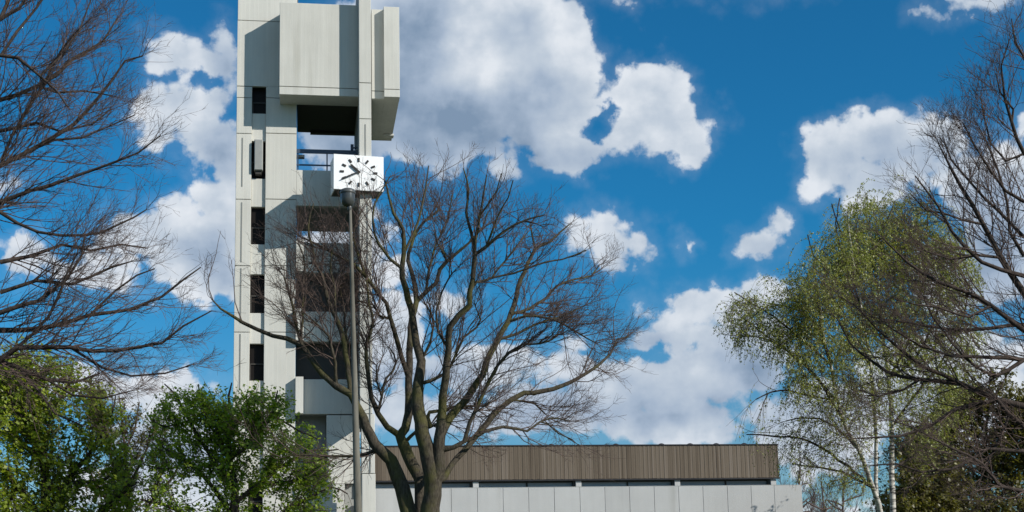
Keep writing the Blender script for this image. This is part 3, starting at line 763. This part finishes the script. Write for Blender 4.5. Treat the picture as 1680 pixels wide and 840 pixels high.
# ---- left bare tree (trunk outside the frame)
LEFT = [
 [(-260,1200,70),(-255,900,60),(-240,620,50),(-220,350,40),(-190,100,30),(-160,-150,20),(-150,-300,10)],
 [(-190,110,16),(-100,210,12),(-40,185,9),(0,165,7.5),(60,140,6.5),(125,100,5.4),(170,65,4),(192,32,2.4)],
 [(-220,350,18),(-120,330,12),(-60,300,9.5),(0,272,8.4),(50,245,7.4),(120,205,6.4),(155,170,5.4),(185,130,4.4),(205,100,3.4),(235,92,2.4)],
 [(-220,360,16),(-120,360,11),(-60,345,8.5),(0,330,7.4),(50,315,6.4),(120,290,5.4),(175,270,4.2),(225,250,3.2),(262,222,2)],
 [(-190,110,16),(-110,90,10),(-50,85,7),(0,90,6.4),(30,95,5.6),(65,125,4.4),(95,150,3.2),(110,175,2)],
 [(-190,110,14),(-100,90,9),(-40,60,7),(0,30,6.4),(30,10,5.4),(52,-15,4.2)],
 [(-220,350,16),(-120,350,9),(-50,340,7),(0,347,6.4),(30,368,5.4),(100,385,4.6),(165,380,4),(220,357,3),(240,345,2)],
 [(-240,600,20),(-140,540,12),(-50,520,9.4),(0,512,8.4),(65,492,6.4),(110,460,4.6),(130,420,3.4),(140,388,2.2)],
 [(-240,600,22),(-140,560,13),(-50,545,10),(0,540,9.2),(75,537,7.6),(150,520,6.4),(215,510,5.4),(265,485,4.4),(300,460,3.4),(330,438,2)],
 [(-240,640,26),(-150,640,16),(-60,610,12),(0,587,10.4),(30,572,9),(75,570,7.8),(150,575,6.6),(225,570,5.4),(265,560,4.4),(300,535,3.4),(348,511,2)],
 [(-150,640,14),(-50,592,9),(0,592,7.6),(30,605,6.4),(75,625,5.4),(125,625,4.2),(165,612,3)],
 [(120,575,5),(165,602,4.4),(215,617,3.6),(270,612,3),(315,600,2)],
 [(30,570,5.6),(80,520,4.8),(110,450,3.6),(128,415,2.4)],
 [(140,520,4.6),(190,475,3.6),(225,452,3),(255,440,2)],
 [(0,272,5),(20,220,5),(50,170,4.6),(85,110,4),(120,60,3),(150,30,2)],
 [(0,90,5),(30,50,5),(60,10,4),(80,-20,3)],
 [(50,245,5),(90,230,4.4),(135,225,3.6),(180,205,2.6),(220,190,2)],
 [(60,140,4.6),(95,152,4),(140,150,3),(185,158,2)],
 [(0,430,8),(50,420,6),(100,400,5),(150,410,4),(200,400,3),(240,408,2)],
 [(0,480,7),(60,460,6),(120,465,5),(180,440,4),(215,430,2)],
 [(-20,10,6),(20,-10,5),(60,-40,4)],[(65,125,4),(100,90,4),(130,50,3),(150,0,2)],
 [(-60,200,7),(0,215,6),(60,200,5),(100,215,4),(150,205,3),(180,180,2)],
 [(30,605,5),(60,640,4.4),(90,680,3.4),(140,700,2.4)],
 [(75,625,4),(120,650,3.6),(170,655,3),(215,640,2)],
]
bare_tree('leafless_tree', 'leafless tree reaching in from the left edge above the green tree', 'tree', LEFT, 19.0, (-260, 1200),
    M['twig_dark'], M['twig_red'], seed=9, per_m=10, L1=(.35,1.05), L2=(.16,.48), L3=(.06,.2), m2=6, m3=4, centre_px=(-300, 640),
    rlim=.05, rad=.35, trop=(0,0,.03), depth=.3, tipr=.0020, wig=.12, scale_r=.6,
    ell=[(-100,300,430,480),(80,560,340,180),(0,100,300,240)])

# ---- right bare tree (trunk outside the frame)
RIGHT = [
 [(1830,1200,60),(1825,900,54),(1815,600,44),(1800,300,32),(1780,0,22),(1770,-200,12)],
 [(1812,640,22),(1740,560,15),(1680,480,12),(1643,423,10),(1613,367,8.4),(1577,307,6.4),(1560,280,5.2),(1548,252,3),(1540,235,2)],
 [(1800,350,18),(1730,300,10),(1680,253,7.4),(1659,201,6),(1648,163,4.6),(1642,110,3),(1655,65,2)],
 [(1815,600,18),(1750,575,12),(1680,543,9.4),(1627,500,8),(1577,477,7),(1520,453,6),(1487,430,4.4),(1460,403,3),(1440,380,2)],
 [(1812,520,18),(1740,475,10),(1680,453,8.4),(1610,430,7),(1560,380,5.4),(1537,340,4.2),(1512,300,3),(1502,288,2)],
 [(1812,560,14),(1740,540,9),(1680,533,7.4),(1593,540,6),(1527,537,4.4),(1477,530,3),(1430,520,2)],
 [(1820,760,26),(1750,690,15),(1680,668,12.4),(1637,657,11),(1573,630,9.6),(1510,622,7),(1453,610,6),(1413,580,4.4),(1393,560,3.2),(1372,522,2)],
 [(1573,630,8),(1520,603,6.4),(1480,577,5.2),(1443,540,4),(1400,500,3),(1375,485,2)],
 [(1637,657,8.4),(1573,670,7),(1527,697,5.6),(1477,715,4.4),(1433,717,3.2),(1400,720,2)],
 [(1814,640,16),(1740,600,10),(1680,590,8.4),(1627,587,7),(1560,583,5.4),(1510,567,4.2),(1470,545,3),(1450,530,2)],
 [(1822,900,18),(1740,820,10),(1680,807,7.6),(1640,800,6.4),(1610,760,5.4),(1560,733,4.2),(1493,700,3),(1460,690,2)],
 [(1818,740,14),(1740,720,11),(1680,700,9.6),(1653,680,8),(1637,657,7)],
 [(1800,400,12),(1730,350,8.5),(1680,330,7),(1653,313,5.6),(1627,280,4.4),(1600,240,3.2),(1582,205,2)],
 [(1805,440,12),(1740,410,9),(1680,387,7),(1640,347,5.6),(1587,300,4.4),(1562,262,3.2),(1550,235,2)],
 [(1790,200,10),(1730,150,8),(1690,110,6),(1668,70,4),(1660,30,2)],
 [(1680,253,5),(1650,265,4.6),(1625,235,3.6),(1615,190,2.6),(1608,160,2)],
 [(1643,423,6),(1600,420,5),(1560,425,4),(1520,410,3),(1490,385,2)],
 [(1613,367,5),(1580,360,4.4),(1550,350,3.6),(1520,345,3),(1495,320,2)],
 [(1627,500,6),(1590,520,5),(1540,505,4),(1500,500,3),(1465,490,2)],
 [(1680,620,8),(1630,620,6),(1600,600,5),(1560,560,4),(1530,520,3),(1510,480,2)],
 [(1680,740,8),(1620,740,6),(1560,770,5),(1510,775,4),(1470,760,3),(1430,765,2)],
 [(1653,680,6),(1640,720,5),(1620,760,4),(1600,800,3)],
 [(1680,200,5),(1660,180,4.4),(1640,150,3),(1635,120,2)],
 [(1680,420,7),(1655,380,6),(1650,330,5),(1640,280,4),(1622,240,3),(1605,210,2)],
 [(1510,622,5),(1480,640,4),(1440,650,3.2),(1410,640,2)],
]
bare_tree('leafless_tree', 'dark leafless tree reaching in from the right edge in front of the birch', 'tree', RIGHT, 19.0, (1830, 1200),
    M['twig_dark'], M['twig'], seed=21, per_m=9.5, L1=(.35,1.05), L2=(.16,.48), L3=(.06,.2), m2=6, m3=4, centre_px=(1850, 700),
    rlim=.05, rad=.3, trop=(0,0,.06), depth=.3, tipr=.0022, wig=.13, scale_r=.65,
    ell=[(1700,560,400,380),(1700,300,230,320),(1560,620,260,270)])

# ------------------------------------------------------------------ leaves
def leaves(centres, size, rg, droop=.0, flat=.5, elong=1.6):
    """rhombic leaves; flat = how much they lie horizontal"""
    N = len(centres); n = rg.normal(size=(N,3)); n[:,2] = np.abs(n[:,2])+flat*2; n = unit(unit(n)+np.array(SUN)*.55)   # leaves turn towards the light
    u = rg.normal(size=(N,3)); u[:,2] -= droop; u = unit(u-(u*n).sum(1, keepdims=True)*n); w = np.cross(n, u)
    s_ = (size*rg.uniform(.6, 1.25, N))[:,None]
    a = centres-u*s_*.5; b = centres+w*s_*.5/elong+n*s_*.06; c = centres+u*s_*.5; d = centres-w*s_*.5/elong+n*s_*.06
    V = np.stack([a, b, c, d], 1).reshape(-1, 3); Fq = np.arange(N*4).reshape(-1, 4)
    return V, Fq
def leafy_tree(name, label, limbs, Y0, root_px, centre_px, ell, leaf_m, bark_m, seed, per_m=5, L1=(.6,1.3), L2=(.25,.6), m2=6, size=.10, per=5, depth=.6, rad=.3, trop=(0,0,.05), rlim=.2, cat='tree', group=None, fl=.08, spread=.10):
    rg = np.random.default_rng(seed); rt = at(root_px[0], root_px[1], Y0)
    root = thing(name, (rt.x, Y0, 0), label, cat, group)
    ch = trace(limbs, Y0, depth, seed)
    mesh_np('trunk', limb_sets(ch[:1]), bark_m, root); mesh_np('limbs', limb_sets(ch[1:]), bark_m, root)
    cen = np.array(at(centre_px[0], centre_px[1], Y0))
    p, t, r = seeds(ch, per_m, rlim, 0, rg)
    A, Ar = grow(p, t, rg.uniform(*L1, len(p)), np.clip(r*.4, .006, .014), 6, (30, 75), .16, trop, rg, .4, cen, rad)
    k = inside(A[:,-1], ell); A, Ar = A[k], Ar[k]
    p, t, r, _, _ = child_seeds(A, Ar, m2, .15, rg)
    Bc, Br = grow(p, t, rg.uniform(*L2, len(p)), np.full(len(p), .005), 4, (30, 65), .16, trop, rg, .6, cen, rad*.7)
    k = inside(Bc[:,-1], ell); Bc, Br = Bc[k], Br[k]
    mesh_np('branches', [tubes_np(A, Ar, 4), tubes_np(Bc, Br, 3)], M['twig'], root, 'stuff')
    n = len(Bc)*per; i = np.repeat(np.arange(len(Bc)), per); tt = rg.uniform(.2, 1.05, n)*3; j = np.minimum(tt.astype(int), 2); fr = (tt-j)[:,None]
    c = Bc[i,j]*(1-fr)+Bc[i,j+1]*fr + rg.normal(0, spread*.5, (n,3)); c[:,2] -= size*.3
    V, Fq = leaves(c, size, rg, droop=.6, flat=fl)
    clump = rg.normal(.5, .16, len(Bc))[i]
    mesh_np('foliage', [(V, Fq)], leaf_m, root, 'stuff', smooth=False, var=np.clip(clump+rg.normal(0, .14, n), 0, 1))
    print(name, len(A), len(Bc), 'leaves', n)
    return root, ch
GREEN1 = [
 [(388,1150,26),(386,1000,20),(384,900,17),(385,840,15),(384,790,12),(372,740,10),(380,690,7),(375,650,4),(380,628,2)],
 [(385,850,9),(350,800,7),(310,760,5.4),(270,735,4),(245,715,2)],
 [(384,800,8),(340,740,6.5),(310,690,5),(290,650,3.6),(270,630,2)],
 [(384,830,9),(430,790,7),(470,760,5.4),(510,740,4),(555,738,2)],
 [(384,760,7),(420,720,5.4),(445,680,4),(455,640,2)],
 [(385,880,9),(450,850,7),(500,820,5),(545,800,3),(570,810,2)],
 [(385,880,9),(320,850,7),(270,830,5),(230,820,3)],
 [(372,740,5),(345,700,4.4),(330,660,3),(325,630,2)],
 [(430,790,5),(470,790,4.4),(510,775,3),(530,760,2)],
 [(386,930,9),(300,900,8),(220,880,6),(180,860,3)],
 [(386,930,9),(480,900,8),(560,880,6),(600,870,3)],
 [(420,720,4),(400,680,3.4),(412,645,2)],[(310,760,4),(270,770,3.4),(235,760,2)],
 [(310,690,4),(270,700,3),(240,680,2)],[(445,680,3.6),(480,700,3),(520,720,2)],
]
leafy_tree('green_tree', 'bright green leafy young tree at the foot of the tower', GREEN1, 41.0, (388, 1100), (385, 830),
    [(390,760,150,132),(290,760,62,70),(330,700,95,72),(285,665,35,38),(480,780,86,62),(400,880,190,130),(430,690,70,62)], M['leaf_green'], M['twig_dark'], 31, per_m=14,
    L1=(.5,1.7), L2=(.25,.7), m2=9, size=.115, per=9, rad=.5)
GREEN2 = [
 [(60,1150,34),(62,1000,28),(70,900,22),(75,830,17),(72,760,13),(60,700,10),(55,640,6),(50,590,3)],
 [(75,840,12),(110,790,9),(150,740,6),(180,690,3.6),(190,650,2)],
 [(75,850,12),(30,800,9),(-10,750,7),(-50,700,4)],
 [(72,760,9),(30,720,7),(0,670,5),(-20,620,3)],
 [(60,700,7),(95,660,5.4),(115,620,4),(120,590,2)],
 [(70,900,12),(140,860,9),(190,820,6),(225,790,3)],
 [(70,920,12),(0,880,9),(-60,850,6),(-100,830,3)],
 [(110,790,6),(160,790,5),(200,770,3)],[(60,700,6),(25,670,5),(5,610,3),(10,580,2)],
 [(70,950,12),(160,930,9),(230,900,6)],[(30,800,6),(10,830,5),(-10,860,3)],[(0,680,5),(30,640,4),(35,600,2)],
 [(150,740,4),(165,700,3.4),(158,650,2)],
]
leafy_tree('green_tree', 'yellow-green leafy tree filling the lower left corner under bare branches', GREEN2, 44.0, (60, 1100), (60, 830),
    [(40,760,170,150),(50,660,115,105),(130,760,100,110),(60,880,240,150),(150,690,60,80)], M['leaf_lime'], M['twig_dark'], 33, per_m=19,
    L1=(.7,1.9), L2=(.3,.7), m2=9, size=.15, per=7, rad=.35, fl=.12)
# thin half-bare shrub between the two green trees
THIN = [
 [(215,1120,14),(214,980,11),(212,880,9),(210,800,7),(205,740,5),(200,690,3),(196,650,2)],
 [(210,800,5),(235,750,4),(255,700,3),(270,660,2)],[(210,820,5),(185,760,4),(170,700,3),(165,660,2)],
 [(212,880,6),(250,820,5),(285,780,4),(300,740,2)],[(212,860,6),(175,820,5),(150,780,3),(140,740,2)],[(205,740,4),(222,700,3),(228,660,2)],
 [(250,820,4),(265,770,3),(262,730,2)],
]
leafy_tree('thin_tree', 'thin half-bare tree with sparse leaves between the two green trees', THIN, 47.0, (215, 1100), (212, 850),
    [(215,740,85,105),(220,850,120,100)], M['leaf_olive'], M['twig'], 35, per_m=9, L1=(.5,1.1), L2=(.25,.6), m2=9, size=.11, per=4, rad=.5, trop=(0,0,.12))

# ------------------------------------------------------------------ birch
YBR = 42.0
BIRCH = [
 [(1466,1150,16),(1466,1000,13),(1465,840,10.5),(1463,770,9.4),(1463,700,8.4),(1458,620,7.2),(1450,560,6.2),(1441,480,5),(1432,420,4),(1425,350,2.6),(1420,320,2)],
 [(1466,1020,12),(1455,900,11),(1445,840,9.4),(1432,800,8.4),(1410,740,7.4),(1388,700,6.6),(1375,660,5.8),(1362,600,5),(1350,545,4),(1345,500,2.4)],
 [(1466,1000,10),(1440,840,7.4),(1437,760,6.6),(1436,700,6),(1428,600,5),(1412,500,4),(1398,420,3),(1390,350,2)],
 [(1388,700,5.4),(1365,660,5),(1340,620,4.4),(1312,592,3.6),(1285,570,3),(1250,545,2.4),(1215,520,2)],
 [(1430,797,5.4),(1390,765,5),(1350,735,4.4),(1310,718,3.6),(1265,715,3),(1225,712,2)],
 [(1436,800,4.6),(1380,775,4),(1330,765,3),(1300,760,2)],
 [(1458,620,5),(1490,560,4.4),(1510,480,3.6),(1520,400,3),(1522,345,2)],
 [(1450,560,4.4),(1475,480,3.8),(1485,400,3),(1480,340,2)],
 [(1412,500,4),(1385,470,3.4),(1360,450,3),(1335,420,2.4),(1325,385,2)],
 [(1362,600,3.6),(1345,530,3.4),(1340,470,3),(1335,430,2)],
 [(1375,660,4),(1320,600,3.6),(1265,560,3),(1215,550,2)],
 [(1350,545,4),(1310,510,3),(1265,500,2.4),(1235,520,2)],
 [(1362,600,4.2),(1320,560,3.6),(1270,520,3),(1230,495,2.4),(1205,480,2)],
 [(1375,660,4),(1330,650,3.4),(1280,640,3),(1240,655,2)],
 [(1441,480,4),(1420,430,3.4),(1380,380,2.8),(1365,335,2)],
 [(1463,700,5),(1500,650,4.4),(1540,600,3.6),(1575,540,3),(1590,470,2)],
 [(1362,600,3.6),(1340,540,3),(1310,500,2.4),(1290,470,2)],
 [(1410,740,4),(1370,700,3.4),(1330,685,3),(1290,690,2)],
 [(1432,420,4),(1452,370,3),(1468,330,2)],
 [(1441,480,4),(1470,430,3.4),(1500,370,2.6),(1512,330,2)],
 [(1458,620,5),(1500,590,4),(1535,520,3),(1550,430,2)],
 [(1428,600,4),(1385,540,3.4),(1362,480,3),(1350,410,2)],
 [(1412,500,4),(1392,440,3),(1372,380,2.4),(1378,325,2)],
 [(1450,560,4),(1420,520,3.4),(1395,470,3),(1410,380,2)],
 [(1463,770,5),(1510,740,4),(1550,690,3),(1580,640,2)],
]
rgb = np.random.default_rng(77)
rt = at(1466, 1100, YBR)
birch = thing('birch_tree', (rt.x, YBR, 0), 'white-stemmed birch with weeping pale yellow-green foliage at the end of the hall', 'tree')
bch = trace(BIRCH, YBR, .45, 77)
mesh_np('trunk', limb_sets(bch[:1]), M['birch'], birch)
mesh_np('stem', limb_sets(bch[1:2]), M['birch'], birch); mesh_np('stem', limb_sets(bch[2:3]), M['birch'], birch)
mesh_np('limbs', limb_sets(bch[3:]), M['twig_dark'], birch)
bc = np.array(at(1440, 640, YBR))
BELL = [(1450,440,118,145),(1540,470,80,130),(1450,480,112,172),(1390,520,150,120),(1300,535,130,90),(1235,530,66,76),(1420,640,150,120),(1555,500,70,120),(1345,420,34,56),(1290,700,95,40),(1500,420,72,108),(1490,640,110,170),(1385,760,110,80),(1590,560,40,90)]
p, t, r = seeds(bch, 6.0, .06, 0, rgb)
A, Ar = grow(p, t, rgb.uniform(.8, 2.0, len(p)), np.clip(r*.4, .006, .012), 8, (25, 65), .12, (0,0,.02), rgb, .4, bc, .25)
k = inside(A[:,-1], BELL); A, Ar = A[k], Ar[k]
# weeping strands hang from the branches
p, t, r, _, _ = child_seeds(A, Ar, 15, .1, rgb)
Ls = rgb.uniform(.35, 1.5, len(p))
St, Sr = grow(p, t, Ls, np.full(len(p), .0042), 7, (20, 60), .10, (0,0,-.38), rgb, .6)
k = inside(St[:,-1], BELL+[(1290,750,60,40)]); St, Sr = St[k], Sr[k]; Ls = Ls[k]
mesh_np('branches', [tubes_np(A, Ar, 4), tubes_np(St[:,[0,1,2,4,6]], Sr[:,[0,1,2,4,6]], 3)], M['twig'], birch, 'stuff')
per = 34; n = len(St)*per; i = np.repeat(np.arange(len(St)), per)
pj = proj(St[:,0]); dens = np.clip(.42+.45*(pj[:,0]-1230)/180, .34, 1.0)*np.where(pj[:,1] > 640, np.where(pj[:,0] < 1430, .28, .5), .74)
keep = rgb.random(n) < dens[i]*np.clip(Ls[i]/.8, .5, 1.3)
i = i[keep]; n = len(i); tt = rgb.uniform(.12, 1.0, n)*6; j = np.minimum(tt.astype(int), 5); fr = (tt-j)[:,None]
c = St[i,j]*(1-fr)+St[i,j+1]*fr + rgb.normal(0, .03, (n,3))
V, Fq = leaves(c, .074, rgb, droop=1.6, flat=-.1, elong=2.0)
mesh_np('foliage', [(V, Fq)], M['leaf_birch'], birch, 'stuff', smooth=False, var=np.clip(rgb.normal(.5,.15,len(St))[i]+rgb.normal(0,.14,n), 0, 1))
print('birch', len(A), len(St), 'leaves', n)

# ---- background growth on the right
def simple_limbs(cx, top, base, wd, n, rg, w0=10):
    """a generic stem with ascending side limbs, in photo pixels"""
    h = base-top; L = [[(cx, base, w0), (cx+rg.normal(0,4), base-h*.35, w0*.8), (cx+rg.normal(0,8), base-h*.7, w0*.5), (cx+rg.normal(0,8), top, 2)]]
    for i in range(n):
        f = rg.uniform(.25, .85); s_ = 1 if i % 2 else -1; y = base-h*f; reach = wd*(1.0-.55*abs(f-.45)/.5)*rg.uniform(.6, 1)
        L.append([(cx, y, w0*(1-f)*.7+1.5), (cx+s_*reach*.5, y-reach*.30, 3), (cx+s_*reach, y-reach*rg.uniform(.3, .8), 1.8)])
    return L
rg = np.random.default_rng(50)
leafy_tree('bushy_tree', 'dark olive bushy tree in the lower right corner behind bare branches', simple_limbs(1620, 610, 1090, 150, 30, rg, 14), 52.0, (1620, 1090), (1620, 850),
    [(1630,740,130,150),(1580,810,140,130),(1640,900,170,170),(1525,850,90,110)], M['leaf_olive'], M['twig_dark'], 51, per_m=9, L1=(.8,1.9), L2=(.35,.8), m2=10, size=.16, per=10, rad=.3, rlim=.2)
leafy_tree('bushy_tree', 'brownish olive bushy tree right of the birch stems, lower than its neighbour', simple_limbs(1520, 690, 1090, 100, 22, rg, 10), 56.0, (1520, 1090), (1520, 880),
    [(1520,790,90,120),(1520,900,110,140)], M['leaf_olive'], M['twig_dark'], 52, per_m=10, L1=(.8,1.7), L2=(.35,.8), m2=10, size=.15, per=8, rad=.3, rlim=.2)
for k_, (cx, tp, wd, Y, lab) in enumerate(((1305,745,45,76.0,'small grey leafless tree showing past the end of the hall roof'),
                             (1385,775,60,80.0,'low grey-brown leafless bush behind the birch stems'),
                             (1345,790,45,72.0,'low leafless bush beside the end of the hall wall'))):
    L = simple_limbs(cx, tp, 1060, wd, 16, rg, 8)
    bare_tree('background_bush', lab, 'bush', L, Y, (cx, 1060), M['twig'], M['twig'], seed=60+k_, per_m=2.2, L1=(1.0,2.2), L2=(.5,1.2), L3=(.25,.6), m2=5, m3=4,
        centre_px=(cx, 900), rlim=.3, rad=.5, trop=(0,0,.12), depth=.5, tipr=.009, scale_r=1.2, ell=[(cx,880,wd*1.3,880-tp+8)])
